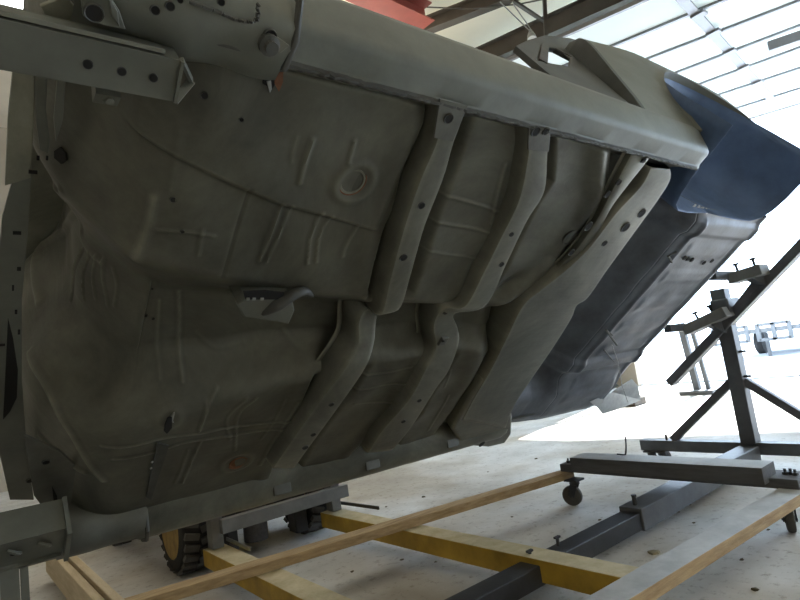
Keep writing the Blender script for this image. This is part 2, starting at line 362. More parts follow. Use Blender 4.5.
# transmission tunnel
hwx = [0, .13, .27, .38, .56, .77, 1.0, 1.26, 1.46, 1.6, 1.75, 2.1]; hwv = [.40, .375, .315, .285, .245, .20, .165, .14, .135, .14, .15, .15]
hw = np.interp(X, hwx, hwv); dep = np.interp(X, [0, .2, .35, .7, 1.0, 1.4, 1.6, 1.8, 2.1], [.10, .13, .15, .13, .105, .085, .075, .05, .05])
tt = np.abs(Y) / hw
lower = np.interp(X, [0, .4, 1.0, 2], [1.12, 1.15, 1.0, 1.0]); tt = np.where(Y > 0, tt / lower, tt)
H -= dep * (1 - sm((tt - .30) / .74)) 
# where the bare shape lands in the photograph: pressings are read off against it
_bx = SX + nx[:, None] * H; _bz = SZ + nz[:, None] * H
_rel = (org - CAM)[None, None, :] + _bx[..., None] * np.array([1, 0, 0]) + Y[..., None] * W + _bz[..., None] * NI
_cc = _rel @ R; _sx = 400 + F * _cc[..., 0] / _cc[..., 2]; _sy = 300 + F * _cc[..., 1] / _cc[..., 2]; _sd = _cc[..., 2]
def SNAP(pts):
    out = []
    for a, b in pts:
        q = (_sx - a) ** 2 + (_sy - b) ** 2; k = q < 2.6
        if not k.any(): k = q <= q.min() + 1e-9
        i = np.unravel_index(np.where(k, _sd, 1e9).argmin(), q.shape); out.append((SV[i], Y[i]))
    return np.array(out)
# outboard step of the upper footwell
s1 = P2([(100, 118), (115, 125), (175, 153), (234, 180), (281, 200), (335, 215), (385, 228), (400, 233)])
y_s1 = np.interp(X, s1[:, 0], s1[:, 1]); lim = sm((X - .24) / .04) * (1 - sm((X - .84) / .03))
H += .011 * (1 - sm((Y - y_s1) / .014)) * lim * sm((Y + .80) / .03)
# beads
B = [([(311, 136), (304, 158), (297, 180)], .008, .007), ([(297, 133), (291, 148), (290, 160)], .006, .003), ([(352, 139), (346, 160)], .007, .006),
     ([(281, 202), (272, 230), (260, 262)], .006, .006), ([(291, 204), (279, 232), (266, 264)], .005, .005),
     ([(322, 211), (311, 235), (308, 250), (307, 263)], .006, .006), ([(332, 215), (321, 235), (316, 262)], .005, .005),
     ([(357, 226), (347, 245), (343, 256)], .007, .005), ([(155, 197), (148, 225), (138, 258)], .016, .012),
     ([(155, 229), (190, 233), (216, 236)], .005, .004), ([(250, 187), (237, 232), (223, 277)], .005, -.004), ([(203, 230), (199, 256)], .006, .004), ([(180, 130), (172, 190)], .01, .002),
     ([(81, 250), (74, 272), (70, 300)], .006, .009), ([(89, 252), (84, 272), (83, 300)], .005, .006), ([(97, 254), (93, 275), (94, 300)], .005, .005), ([(105, 258), (103, 280), (106, 305)], .006, .005), ([(113, 268), (117, 285), (113, 305)], .006, .004),
     ([(100, 447), (160, 440), (200, 434), (230, 428), (293, 420)], .006, .006), ([(112, 460), (155, 452), (205, 440), (296, 426)], .006, .006),
     ([(217, 388), (208, 410), (200, 432)], .005, .006), ([(207, 403), (199, 430)], .005, .005), ([(201, 442), (192, 462), (182, 484)], .006, .006), ([(190, 450), (176, 484)], .005, .004),
     ([(257, 398), (241, 412), (236, 428), (235, 451)], .006, .006), ([(248, 398), (228, 420), (230, 440)], .005, .004),
     ([(297, 402), (280, 430), (260, 465)], .008, .006), ([(286, 400), (276, 418), (262, 440)], .006, .003),
     ([(178, 290), (179, 330), (183, 380)], .007, .007), ([(160, 300), (159, 350), (160, 378)], .008, .004), ([(196, 330), (215, 345), (245, 342)], .01, .003),
     ([(283, 330), (300, 345), (330, 350)], .012, .004),
     # second bay
     ([(440, 195), (470, 202), (500, 212)], .006, .004), ([(432, 222), (470, 228), (495, 232)], .006, .004), ([(425, 250), (455, 256), (480, 258)], .005, .003),
     ([(345, 378), (380, 374), (412, 366)], .006, .005), ([(340, 390), (372, 388), (405, 384)], .006, .005), ([(355, 404), (395, 402)], .005, .004), ([(505, 165), (498, 190), (490, 222)], .009, .006),
     ([(449, 395), (440, 412), (428, 430)], .006, .005), ([(452, 370), (446, 388)], .006, .004)]
for p, w, h in B: H += bead(X, Y, p, w * .9, h * .8)
# drain plug bosses
for c, r, h in (((352, 181), .050, .006), ((238, 462), .052, .006), ((570, 237), .048, .010), ((458, 410), .044, .008), ((170, 420), .03, .003)): H += ring(X, Y, c, r, .012, h)
# bays roll inwards just ahead of each crossmember
def edge(px, z=FZ):
    p = P2(px, z); p = p[np.argsort(p[:, 1])]; return np.interp(Y, p[:, 1], p[:, 0])
e1 = edge([(421, 100), (419, 120), (401, 170), (390, 210), (381, 232), (372, 262), (366, 296), (336, 350), (312, 376), (292, 420), (276, 455), (268, 478)])
r1 = edge([(467, 108), (452, 148), (443, 180), (424, 231), (402, 306), (374, 345), (370, 364), (340, 406), (298, 463)], 0) + .05
inb = sm((np.abs(Y) - hw + .02) / .06)
lip = sm((.79 - np.abs(Y)) / .02)
H -= .045 * sm((X - e1) / .022) * (1 - sm((X - r1) / .05)) * inb
H += .007 * np.exp(-((X - e1 + .025) / .03) ** 2) * inb
for q_, a_ in ((.040, .007), (.058, .005)): H += a_ * np.exp(-((X - e1 - q_) / .006) ** 2) * inb
e2 = edge([(522, 140), (521, 172), (508, 200), (490, 235), (474, 265), (461, 292), (431, 340), (414, 372), (398, 400), (372, 432), (352, 452)])
r2 = edge([(549, 130), (547, 188), (532, 210), (511, 254), (484, 305), (459, 345), (448, 370), (412, 427), (397, 445)], 0) + .05
H -= .045 * sm((X - e2) / .022) * (1 - sm((X - r2) / .05)) * inb
H += .006 * np.exp(-((X - e2 + .025) / .03) ** 2) * inb
for q_, a_ in ((.038, .007), (.056, .005)): H += a_ * np.exp(-((X - e2 - q_) / .006) ** 2) * inb
e3 = edge([(609, 140), (605, 178), (602, 200), (589, 228), (568, 255), (542, 275), (520, 292), (503, 304), (496, 328), (487, 345), (478, 372), (466, 396), (448, 424), (440, 440)])
H -= .075 * sm((X - e3) / .05) * (1 - sm((X - 1.72) / .08))
H += .026 * np.exp(-((X - e3 + .055) / .055) ** 2)
H -= .030 * np.exp(-(((X - e3 + .10) / .05) ** 2 + ((Y + .20) / .07) ** 2))
# toe board pressings
H += bead(SX, Y, [(30, 352), (45, 385), (70, 430), (104, 480)], .012, .010)
H += bead(SX, Y, [(40, 435), (60, 455), (84, 472)], .010, .008)
H += bead(SX, Y, [(50, 196), (46, 240), (40, 300)], .018, .012)
H += bead(SX, Y, [(62, 190), (80, 230), (104, 262)], .012, .006)
# gentle hand-beaten waviness
for k in range(26):
    fx, fy = rng.uniform(2, 16, 2); a = rng.uniform(0, 2 * np.pi, 2); H += .0007 * np.sin(fx * SV * 2 + a[0]) * np.sin(fy * Y * 2 + a[1])
# edges turn inwards to meet the rockers
H -= .02 * (1 - sm((.80 - np.abs(Y)) / .03))
PX = SX + nx[:, None] * H; PZ = SZ + nz[:, None] * H
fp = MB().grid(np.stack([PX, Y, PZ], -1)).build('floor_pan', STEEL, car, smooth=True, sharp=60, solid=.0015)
def floor_z(x, y):
    i = np.abs(px_ - x).argmin() if x > .13 else 0; j = np.abs(yv - y).argmin(); return PZ[i, j]
rel = (org - CAM)[None, None, :] + PX[..., None] * np.array([1, 0, 0]) + Y[..., None] * W + PZ[..., None] * NI
cc = rel @ R; SPX = 400 + F * cc[..., 0] / cc[..., 2]; SPY = 300 + F * cc[..., 1] / cc[..., 2]; SPD = cc[..., 2]
def on_surf(px, py, rad=1.6):
    q = (SPX - px) ** 2 + (SPY - py) ** 2; k = q < rad * rad
    if not k.any(): k = q <= q.min() + 1e-9
    i = np.where(k, SPD, 1e9).argmin(); i, j = np.unravel_index(i, q.shape); r_ = ray(px, py); d = rel[i, j] @ NI
    p = r_ * d / (r_ @ NI); return np.array([p[0], p @ W - YC, p @ NI - D0]), np.array([nx[i], 0, nz[i]])
def on_floor(px, py):
    return on_surf(px, py)[0]
def _old(px, py):
    p = U(px, py, FZ)
    for _ in range(4): p = U(px, py, floor_z(p[0], p[1]))
    return p

# crossmembers: hat sections following the floor
def ribbon(name, L, Rr, zs, foot, n=70, bev=.012, mt=None, footw=.018):
    Lp = catmull([U(*p, z) for p, z in zip(L, zs)], n); Rp = catmull([U(*p, z) for p, z in zip(Rr, zs)], n)
    rows = []
    for a, b in zip(Lp, Rp):
        w = (b - a); w /= np.linalg.norm(w); up = np.array([0, 0, 1.0])
        rows.append([a - w * (footw + .02) + up * foot, a - w * footw + up * foot, a - w * .004 + up * bev, a + w * bev * .5 + up * .001, a + w * bev * 1.6,
                     b - w * bev * 1.6, b - w * bev * .5 + up * .001, b + w * .004 + up * bev, b + w * footw + up * foot, b + w * (footw + .02) + up * foot])
    return MB().grid(rows).build(name, mt or STEEL, car, smooth=True, sharp=42, solid=-.002), Lp, Rp
ribbon('crossmember', [(441, 99), (440, 118), (434, 145), (419, 180), (402, 231), (389, 280), (380, 314), (366, 309), (358, 322), (357, 345), (345, 367), (313, 409), (283, 452), (272, 468)],
       [(467, 106), (461, 126), (453, 148), (443, 182), (424, 231), (410, 280), (400, 309), (381, 312), (376, 325), (374, 345), (366, 368), (340, 406), (310, 447), (295, 468)],
       [-.002, 0, .006, .004, .004, .006, .02, .065, .06, .035, .008, .004, .004, .004], .085)
ribbon('crossmember', [(530, 125), (527, 156), (518, 200), (500, 238), (483, 272), (464, 306), (443, 308), (433, 325), (435, 349), (424, 371), (408, 400), (382, 430), (367, 453)],
       [(550, 128), (548, 158), (545, 192), (528, 220), (508, 262), (486, 306), (455, 314), (458, 330), (459, 345), (449, 371), (437, 388), (412, 427), (393, 450)],
       [0, .004, .005, .004, .004, .01, .045, .055, .035, .01, .004, .004, .004], .08)
ribbon('rear_crossmember', [(650, 167), (640, 186), (616, 212), (589, 247), (565, 270), (540, 290), (522, 306), (505, 340), (490, 370), (474, 397), (462, 420)],
       [(671, 169), (668, 186), (634, 234), (607, 271), (588, 298), (577, 306), (571, 320), (552, 350), (532, 379), (515, 405), (506, 428)],
       [.03, .02, .005, .0, .0, .004, .01, .01, .01, .01, .01], .16, bev=.016)
ribbon('reinforcement_strip', [(634, 152), (614, 190), (601, 215), (590, 233), (576, 252), (558, 270)], [(651, 156), (627, 186), (611, 208), (600, 228), (586, 250), (568, 270)],
   [.014, .012, .012, .012, .012, .02], .022, bev=.003, footw=.006)
# raised end plates of the first two crossmembers
def plate(name, pxs, z, th=.006, mt=None):
    p = [U(a, b, z) for a, b in pxs]; n = len(p)
    m = MB(); m.add([tuple(q) for q in p] + [tuple(q + np.array([0, 0, th])) for q in p], [tuple(range(n)), tuple(range(n, 2 * n))[::-1]] + [(i, i + n, (i + 1) % n + n, (i + 1) % n) for i in range(n)])
    return m.build(name, mt or STEEL_P, car, bevel=.0015)
plate('end_plate', [(440, 99), (468, 106), (453, 142), (434, 138)], -.008)
plate('end_plate', [(529, 124), (551, 128), (549, 152), (528, 150)], -.006)

# pressed holes: dark recess with a raised rim
def hole(px, py, r, z=None, sy=1.0, mt=HOLE, rim=STEEL_D, name='hole', dz=-.002, ang=0):
    p = U(px, py, z) if z is not None else on_floor(px, py); p = p + np.array([0, 0, dz if z is not None else -.0035])
    m = MB(); n = 18; c, s_ = math.cos(ang), math.sin(ang)
    pr = [(r * 1.22, .004), (r * 1.12, -.0006), (r, 0.0), (r * .98, .0004)]
    vs = []; fs = []
    for rr, h in pr:
        for k in range(n):
            a = 2 * math.pi * k / n; u, v = rr * math.cos(a), rr * sy * math.sin(a); vs.append((u * c - v * s_, u * s_ + v * c, h))
    for i in range(3):
        for k in range(n): fs.append((i * n + k, i * n + (k + 1) % n, (i + 1) * n + (k + 1) % n, (i + 1) * n + k))
    m.add(vs, fs, 0); m.add([vs[3 * n + k] for k in range(n)], [tuple(range(n))], 1)
    o = m.build(name, [rim, mt], car, smooth=True); o.location = p; return o
for (a, b, r, z) in [(448, 118, .009, -.008), (421, 205, .006, .003), (403, 257, .007, .004), (331 + 0, 404, .006, .004), (313, 434, .006, .004), (305, 447, .007, .004),
                     (511, 234, .005, .004), (501, 264, .006, .004), (419, 400, .006, .004), (403, 421, .006, .004), (445, 312, .006, .05),
                     (618, 182, .009, .0115), (607, 194, .010, .0115), (588, 226, .014, .0115), (643, 160, .006, .0115), (571, 252, .008, .0115),
                     (625, 227, .016, .003), (604, 243, .010, .001), (641, 213, .015, .01), (535, 131, .008, -.006), (545, 131, .006, -.006),
                     (478, 390, .010, .09), (467, 404, .007, .09)]:
    hole(a, b, r * (1.5 if r < .0085 else 1.15), z, dz=-.0042)
for (a, b, r) in [(173, 199, .006), (182, 231, .004), (241, 119, .004), (146, 315, .005), (153, 318, .004), (131, 378, .005), (152, 288, .003), (204, 95, .006), (47, 461, .008), (60, 492, .006), (30, 480, .010)]:
    hole(a, b, r)
# drain plugs
for (a, b, r, mt) in ((352, 181, .034, STEEL), (238, 462, .032, RUST), (570, 237, .032, STEEL_D), (458, 410, .028, STEEL)):
    p = on_floor(a, b); m = MB().lathe(p + np.array([0, 0, .0]), (0, 0, -1), [(r, -.002), (r, .004), (r * .86, .004), (r * .8, .001), (.001, .001)], 28)
    m.build('drain_plug', mt, car, smooth=True)
    if (a, b) in ((352, 181), (238, 462)):
        vs = [p + np.array([math.cos(q) * (r + .002), math.sin(q) * (r + .002), -.003]) for q in np.linspace(-.6, 2.6, 14)]
        MB().tube(vs, .0022, 6).build('rust_ring', RUST, car, smooth=True)
for (a, b) in ((448, 343),):   # square clip on the second crossmember
    p = U(a - 5, b - 2, .035); MB().box(p, (.035, .04, .012)).build('clip_plate', STEEL_P, car, bevel=.004); hole(a - 5, b - 2, .005, .028)

# shifter housing on the tunnel
sh = [(233, 296), (242, 291), (262, 289), (287, 289), (290, 302), (284, 316), (272, 313), (240, 308)]
zsh = .055
MB().prism([tuple(U(a, b, zsh)[:2]) for a, b in sh], .02, .12, lambda a, b, h: (a, b, h)).build('shifter_housing', STEEL_L, car, bevel=.004)
MB().prism([tuple(U(a, b, .018)[:2]) for a, b in [(243, 291), (265, 290), (284, 292), (283, 299), (245, 299)]], .0185, .016, lambda a, b, h: (a, b, h)).build('shifter_slot', HOLE, car)
p = [U(a, b, z) for a, b, z in ((262, 312, .03), (276, 305, .02), (290, 296, .02), (304, 291, .03), (312, 296, .05))]
MB().tube(catmull(p, 16), list(np.interp(np.linspace(0, 1, 16), [0, .3, .7, 1], [.012, .02, .014, .006])), 10).build('shifter_lug', STEEL_D, car, smooth=True)
for a in (248, 254, 262): MB().box(U(a, 299, .014), (.008, .006, .004)).build('bright_speck', ZINC, car)

# torn jacking brackets
def torn(px, cols, zoff=-.002, name='torn_hole'):
    cx_, cy_ = np.mean(px, 0); c, nn = on_surf(cx_, cy_); zz = zoff - .003
    q = []
    for a, b in px:      # on the tangent plane of the sheet
        r_ = ray(a, b); rb_ = np.array([r_[0], r_ @ W, r_ @ NI]); eye = np.array([0, -YC, -D0]); k_ = ((c + nn * (-zz) - eye) @ nn) / (rb_ @ nn); q.append(eye + rb_ * k_)
    m = MB(); n = len(q)
    m.add([tuple(v) for v in q] + [tuple(v - nn * .004) for v in q], [tuple(range(n)), tuple(range(n, 2 * n))[::-1]] + [(i, (i + 1) % n, (i + 1) % n + n, i + n) for i in range(n)])
    return m.build(name, cols, car)
torn([(263, 73), (268, 70), (272, 76), (275, 84), (271, 92), (267, 86), (263, 84)], HOLE)
torn([(267, 82), (271, 80), (272, 89), (270, 93)], ZINC, -.006, 'bent_tab')
torn([(275, 52), (284, 54), (283, 82), (279, 92), (275, 84)], RUST, -.012, 'rusty_bracket')
torn([(165, 425), (168, 418), (172, 417), (172, 428), (167, 434), (164, 431)], HOLE)
torn([(170, 418), (174, 413), (175, 413), (173, 421), (174, 423), (170, 422)], ZINC, -.006, 'bent_tab')
torn([(158, 443), (169, 446), (151, 500), (146, 497)], STEEL_D, -.010, 'jack_bracket')
for a, b in ((152, 462), (151, 468)): MB().lathe(U(a, b, .042), (0, 0, -1), [(.004, 0), (.003, .003)], 8).build('paint_speck', ZINC, car)
torn([(54, 151), (60, 147), (65, 153), (66, 160), (61, 164), (54, 158)], HOLE)

# rockers
RS = [(.755, .085), (.772, .06), (.790, .020), (.796, .004), (.800, -.004), (.806, -.004), (.814, .002), (.858, .000), (.870, .005), (.880, .018), (.910, .085), (.912, .105), (.902, .122), (.80, .128)]
RSL = [(.745, .085), (.765, .052), (.795, .024), (.822, .006), (.850, -.003), (.880, .002), (.902, .022), (.913, .06), (.910, .095), (.900, .115), (.892, .122), (.80, .128)]
def rocker(sg):
    pts = np.array(RS if sg < 0 else RSL); rows = []
    xs = np.r_[np.linspace(.44, 2.06, 60), 2.09, 2.11, 2.12, 2.122]
    if sg > 0: xs = .44 + (xs - .44) * 1.125
    sc = np.r_[np.ones(60), .97, .88, .72, .02]
    for x, k in zip(xs, sc):
        c = np.array([.845, .06]); q = c + (pts - c) * k
        wob = .0012 * math.sin(x * 23) + .001 * math.sin(x * 61 + 1)
        rows.append([(x, sg * (a + (wob if i in (4, 5) else 0)), b) for i, (a, b) in enumerate(q)])
    return MB().grid(rows).build('rocker_panel', STEEL_L if sg < 0 else STEEL, car, smooth=True, sharp=38)
rocker(-1); rocker(1)
# ragged pinch-weld flange with spot welds
for sg in (-1,):
    rows = []
    for x in np.linspace(.45, 2.08, 150):
        j = .003 * rng.random() - .0015; rows.append([(x, sg * (.794 + j), .006), (x, sg * (.801 + j), -.009 + j), (x, sg * (.806 + j), -.009 + j), (x, sg * .813, .004)])
    MB().grid(rows).build('pinch_weld', STEEL_D, car)
# upper lip of the sill (thin dark edge)
MB().bar((.44, -.885, .135), (1.76, -.885, .135), .012, .03).build('sill_edge', STEEL_D, car)
MB().bar((.44, .885, .135), (1.76, .885, .135), .012, .03).build('sill_edge', STEEL_D, car)
# gussets where the crossmembers meet the lower rocker
for pxs in ([(270, 470), (292, 465), (297, 488), (275, 494)], [(360, 447), (378, 452), (378, 474), (364, 476)], [(437, 440), (452, 437), (454, 452), (442, 455)]):
    c = U(*np.mean(pxs, 0), .03)
    MB().bar((c[0], .77, .066), (c[0], .822, -.004), .075, .010, up=(0, .6, -1)).build('rocker_gusset', STEEL_P, car, bevel=.003)
hole(482, 444, .013, .0, sy=1.6)

o = plate('torque_box', [(484, 378), (500, 388), (511, 400), (513, 418), (512, 434), (505, 444), (488, 448), (462, 446), (452, 430), (466, 405)], .012, .07, STEEL); o.modifiers['bevel'].width = .018; o.modifiers['bevel'].segments = 4
# hinge pillars / front body sides
PS = [(.73, .09), (.765, .02), (.80, -.012), (.835, -.02), (.87, -.012), (.90, .02), (.91, .10), (.905, .4), (.88, .8), (.70, .86), (.70, .4)]
for sg in (-1, 1):
    rows = []
    for x in np.linspace(.135 if sg < 0 else .20, .455, 30):
        k = .0025 * math.sin(x * 40); rows.append([(x + (.006 * math.sin(i * 2.1) if x > .44 else 0), sg * (max(a, .77 if sg > 0 else 0) + k - (.012 if sg > 0 else 0)), b + k + (max(0, .19 - x) * .35 if sg < 0 else .012)) for i, (a, b) in enumerate(PS)])
    o = MB().grid(rows, closed=True).build('hinge_pillar', STEEL_L if sg < 0 else STEEL_P, car, smooth=True, sharp=50)
    MB().tube([(.46, sg * .755, .09), (.455, sg * .80, -.014), (.458, sg * .85, -.018), (.46, sg * .905, .01), (.462, sg * .918, .08), (.462, sg * .91, .13)], .007, 8).build('seam_bead', STEEL_D, car, smooth=True)
# weld seam and little holes on the near pillar
sp = catmull([U(a, b, -.022) for a, b in ((190, 2), (214, 10), (238, 20), (256, 20), (258, 4))], 40)
sp[:, 2] += .002 * np.array([math.sin(3.1 * i) for i in range(40)]); sp[:, 0] += .002 * np.array([math.sin(1.7 * i) for i in range(40)])
MB().tube(sp, .003, 6).build('weld_seam', STEEL_D, car, smooth=True)
for a, b, r in ((170, 6, .006), (180, 0, .004), (221, 2, .005), (270, 36, .010), (265, 38, .006), (155, 10, .006)): hole(a, b, r, -.021)
# body mount brackets with a bolt hole (upper left)
plate('body_mount_bracket', [(80, -8), (108, -6), (120, 12), (126, 30), (104, 26), (84, 18)], -.03, .012, STEEL_L)
hole(94, 13, .011, -.034, rim=STEEL_D)
plate('body_mount_bracket', [(40, 6), (66, -4), (84, 18), (84, 26), (50, 24)], .03, .01, STEEL)
plate('body_mount_web', [(108, -6), (118, 12), (120, 28), (112, 16)], -.036, .03, STEEL_L)
plate('pillar_gusset', [(118, -4), (134, 4), (150, 20), (190, 32), (262, 52), (262, 58), (182, 36), (140, 26), (122, 16)], -.012, .05, STEEL_D)
p = U(270, 46, -.03); MB().lathe(p, (0, 0, -1), [(.018, -.01), (.018, 0), (.011, .002), (.011, .012), (.001, .012)], 12).build('mount_bolt', STEEL_D, car)
plate('mount_ear', [(262, 40), (276, 36), (290, 46), (280, 54), (266, 50)], -.024, .012, STEEL)

# cowl side, firewall stiffeners and flanges at the far left
plate('firewall_flange', [(14, 176), (32, 176), (28, 230), (22, 300), (22, 380), (26, 440), (34, 500), (10, 500), (-6, 430), (-4, 300), (2, 220)], .30, .012, STEEL_L)
plate('toe_box_side', [(24, 436), (60, 452), (84, 474), (80, 512), (46, 512), (34, 496)], .13, .012, STEEL_P)
hole(46, 462, .009, .128); plate('drain_slot', [(52, 486), (57, 496), (59, 510), (54, 505)], .128, .001, HOLE)
plate('cowl_side', [(14, 60), (35, 60), (34, 120), (31, 178), (5, 186), (8, 120)], .28, .015, STEEL)
plate('cowl_rib', [(35, 70), (48, 70), (46, 110), (50, 140), (48, 154), (40, 150), (36, 120)], .27, .02, STEEL_L)
plate('cowl_rib', [(58, 75), (66, 75), (63, 120), (56, 142), (54, 120)], .22, .012, STEEL_L)
for a, b, w, h in ((17, 233, .012, .005), (19, 269, .006, .006), (13, 288, .003, .010), (16, 312, .004, .008), (19, 332, .004, .010), (2, 345, .010, .004), (38, 158, .004, .006), (33, 172, .012, .005), (47, 158, .003, .006)):
    MB().box(U(a, b, .2985 if b > 176 else .268), (w * 1.3, h * 1.6, .003)).build('slot', HOLE, car)
plate('firewall_opening', [(8, 318), (13, 338), (18, 370), (17, 398), (10, 412), (3, 420), (6, 360)], .298, .002, HOLE)

# rear: kick-up, axle hump, trunk floor
prof2 = np.array([(2.0, .13), (2.20, .15), (2.28, .24), (2.36, .29), (2.52, .28), (2.60, .22), (2.68, .135), (2.74, .12), (3.48, .12), (3.52, .13), (3.545, .17), (3.56, .30), (3.57, .80)])
seg = np.hypot(*np.diff(prof2, axis=0).T); cum = np.r_[0, np.cumsum(seg)]; sv2 = np.linspace(0, cum[-1], 260)
qx = np.interp(sv2, cum, prof2[:, 0]); qz = np.interp(sv2, cum, prof2[:, 1])
qx = np.convolve(pad(qx), ker, 'valid'); qz = np.convolve(pad(qz), ker, 'valid')
yr = np.linspace(-.60, 1.02, 230); RX, RY = np.meshgrid(qx, yr, indexing='ij'); RZ = np.repeat(qz[:, None], 230, 1); lo = sm((RY - .58) / .2); RZ = RZ * (1 - lo) + lo * np.interp(RX, [2, 2.5, 2.75, 3.3, 3.54, 3.57], [.10, .12, .09, .075, .16, .60]) + .03 * sm((RY - .90) / .12) ** 2; RX = RX + .08 * lo * (RX < 3.5); HR = np.zeros_like(RX)
tf = sm((RX - 2.72) / .04) * (1 - sm((RX - 3.46) / .03))
for yc_ in (-.36, -.18, .02, .2, .38, .66, .78):
    HR += .006 * sm(1.4 - np.abs(RY - yc_) / .045) * sm((RX - 2.85) / .04) * (1 - sm((RX - 3.35) / .04))
HR += .016 * np.exp(-((RX - 2.78) / .02) ** 2) * sm((.56 - np.abs(RY)) / .05)
HR += .012 * np.exp(-((RX - 3.42) / .02) ** 2)
# frame rails pressed into the rear floor
for sy in (-1, 1): HR += .020 * sm(1.5 - np.abs(RY - sy * .50) / .045) * sm((RX - 2.3) / .1) * (1 - sm((RX - 3.45) / .05))
for k in range(18):
    fx, fy = rng.uniform(3, 18, 2); a = rng.uniform(0, 6.28, 2); HR += .0005 * np.sin(fx * RX * 2 + a[0]) * np.sin(fy * RY * 2 + a[1])
RZ2 = RZ - HR
i0 = np.abs(qx - 2.70).argmin()
MB().grid(np.stack([RX, RY, RZ2], -1)[:i0 + 1]).build('axle_pan', STEEL_HAZE, car, smooth=True, sharp=60, solid=.0015)
MB().grid(np.stack([RX, RY, RZ2], -1)[i0:]).build('trunk_floor', STEEL_HAZE, car, smooth=True, sharp=60, solid=.0015)
# closing panels between rocker end and axle pan
for sg in (-1, 1):
    rows = [[(x, sg * y, z) for y, z in ((.58, .14), (.66, .13), (.74, .12), (.80, .11))] for x in (1.98, 2.06, 2.12)]
    MB().grid(rows).build('torque_box', STEEL_P, car)
# trunk floor holes, rips and small brackets
for a, b, r in ((620, 330, .02),): pass
def zt(px, py, z=.10): return U(px, py, z)
for pts, w in ((((672, 262), (668, 256), (676, 252)), .006), (((612, 335), (606, 330), (617, 345)), .006), (((604, 350), (614, 362)), .004)):
    MB().tube([zt(*p) for p in pts], w, 6).build('torn_edge', STEEL_D, car)
for a, b in ((685, 258), (688, 259), (692, 260), (704, 263), (712, 261)): hole(a, b, .012, .112)
for a, b in ((694, 206), (698, 207), (702, 209), (705, 210), (707, 212), (700, 209)): MB().lathe(zt(a, b, .118), (0, 0, -1), [(.012, 0), (.010, .004)], 7).build('light_hole', ZINC, car)
for k in range(0):
    a = zt(665 + k * 4 + 30, 300 - k * 3, .105); MB().bar(a, a + np.array([.0, .14, 0]), .05, .012).build('rail_remnant', STEEL_D, car)
MB().tube([zt(612, 345, .10), zt(618, 362, .06), zt(622, 385, .0), zt(628, 402, -.02)], .003, 6).build('loose_wire', ZINC, car, smooth=True)

# wheelhouses
wc = (2.66, .08); wr = .50
for sg in (-1, 1):
    th = np.linspace(-.12, math.pi + .12, 48); rows = []
    for a in th:
        rows.append([(wc[0] + (wr * k) * math.cos(a), sg * y, wc[1] + (wr * k) * math.sin(a) * .98) for y, k in ((.975, 1.04), (.94, 1.03), (.86, 1.03), (.76, 1.02), (.69, .98), (.64, .90), (.61, .75), (.60, .5), (.598, .25), (.598, .002))])
    if sg > 0: break
    MB().grid(rows).build('wheelhouse', BLUE, car, smooth=True, sharp=70, solid=.002)
    break
    poly = [(wc[0] + wr * .86 * math.cos(a), wc[1] + wr * .84 * math.sin(a)) for a in th]
    MB().prism(poly, .590, .598, lambda a, b, h: (a, sg * h, b)).build('wheelhouse_wall', STEEL, car, bevel=0)

# quarter panels: outer skin cut by the wheel arch
YZ = np.array([(-.02, .88), (.1, .905), (.2, .935), (.35, .962), (.5, .985), (.65, 1.0), (.74, 1.0), (.80, .985), (.85, .95), (.88, .90), (.90, .82)])
ar = .53
def zbot(x):
    if x < wc[0] - ar: return .112
    if x <= wc[0] + ar: return max(.02 if x > 3 else .05, wc[1] - .02 + math.sqrt(max(0, ar * ar - (x - wc[0]) ** 2)))
    return .05 + max(0, (x - 3.2)) * .22
def yq(x, z):
    k = min(1, max(0, (x - 1.85) / .65)); return .895 + (np.interp(z, YZ[:, 0], YZ[:, 1]) - .895) * (.55 + .45 * k * k * (3 - 2 * k))
def ztop(x): return .895
for sg in (-1, 1):
    rows = []
    for x in np.r_[np.linspace(1.765, 2.12, 12), 2.131, 2.14, np.linspace(2.16, 3.16, 60), 3.18, 3.189, 3.20, np.linspace(3.22, 3.56, 14)]:
        zb = zbot(x) if sg < 0 else (.112 if x < 2.3 else .10); col = []
        for t in np.linspace(0, 1, 26):
            z = zb + (ztop(x) - zb) * t; jam = max(0, 1 - (x - 1.765) / .5)   # leading edge leans back with height
            xx = x + jam * max(0, z - .1) * .52
            y = yq(xx, z); y -= .10 * max(0, (xx - 3.15) / .42) ** 2
            flare = .012 * math.exp(-((z - zb) / .03) ** 2) if 2.13 < x < 3.19 and sg < 0 else 0
            col.append((xx, sg * (y + flare), z))
        if 2.13 < x < 3.19 and sg < 0: col = [(col[0][0], sg * (abs(col[0][1]) - .035), col[0][2] + .004)] + col
        else: col = [col[0]] + col
        rows.append(col)
    MB().grid(rows).build('quarter_panel', STEEL_L, car, smooth=True, sharp=45, solid=0)
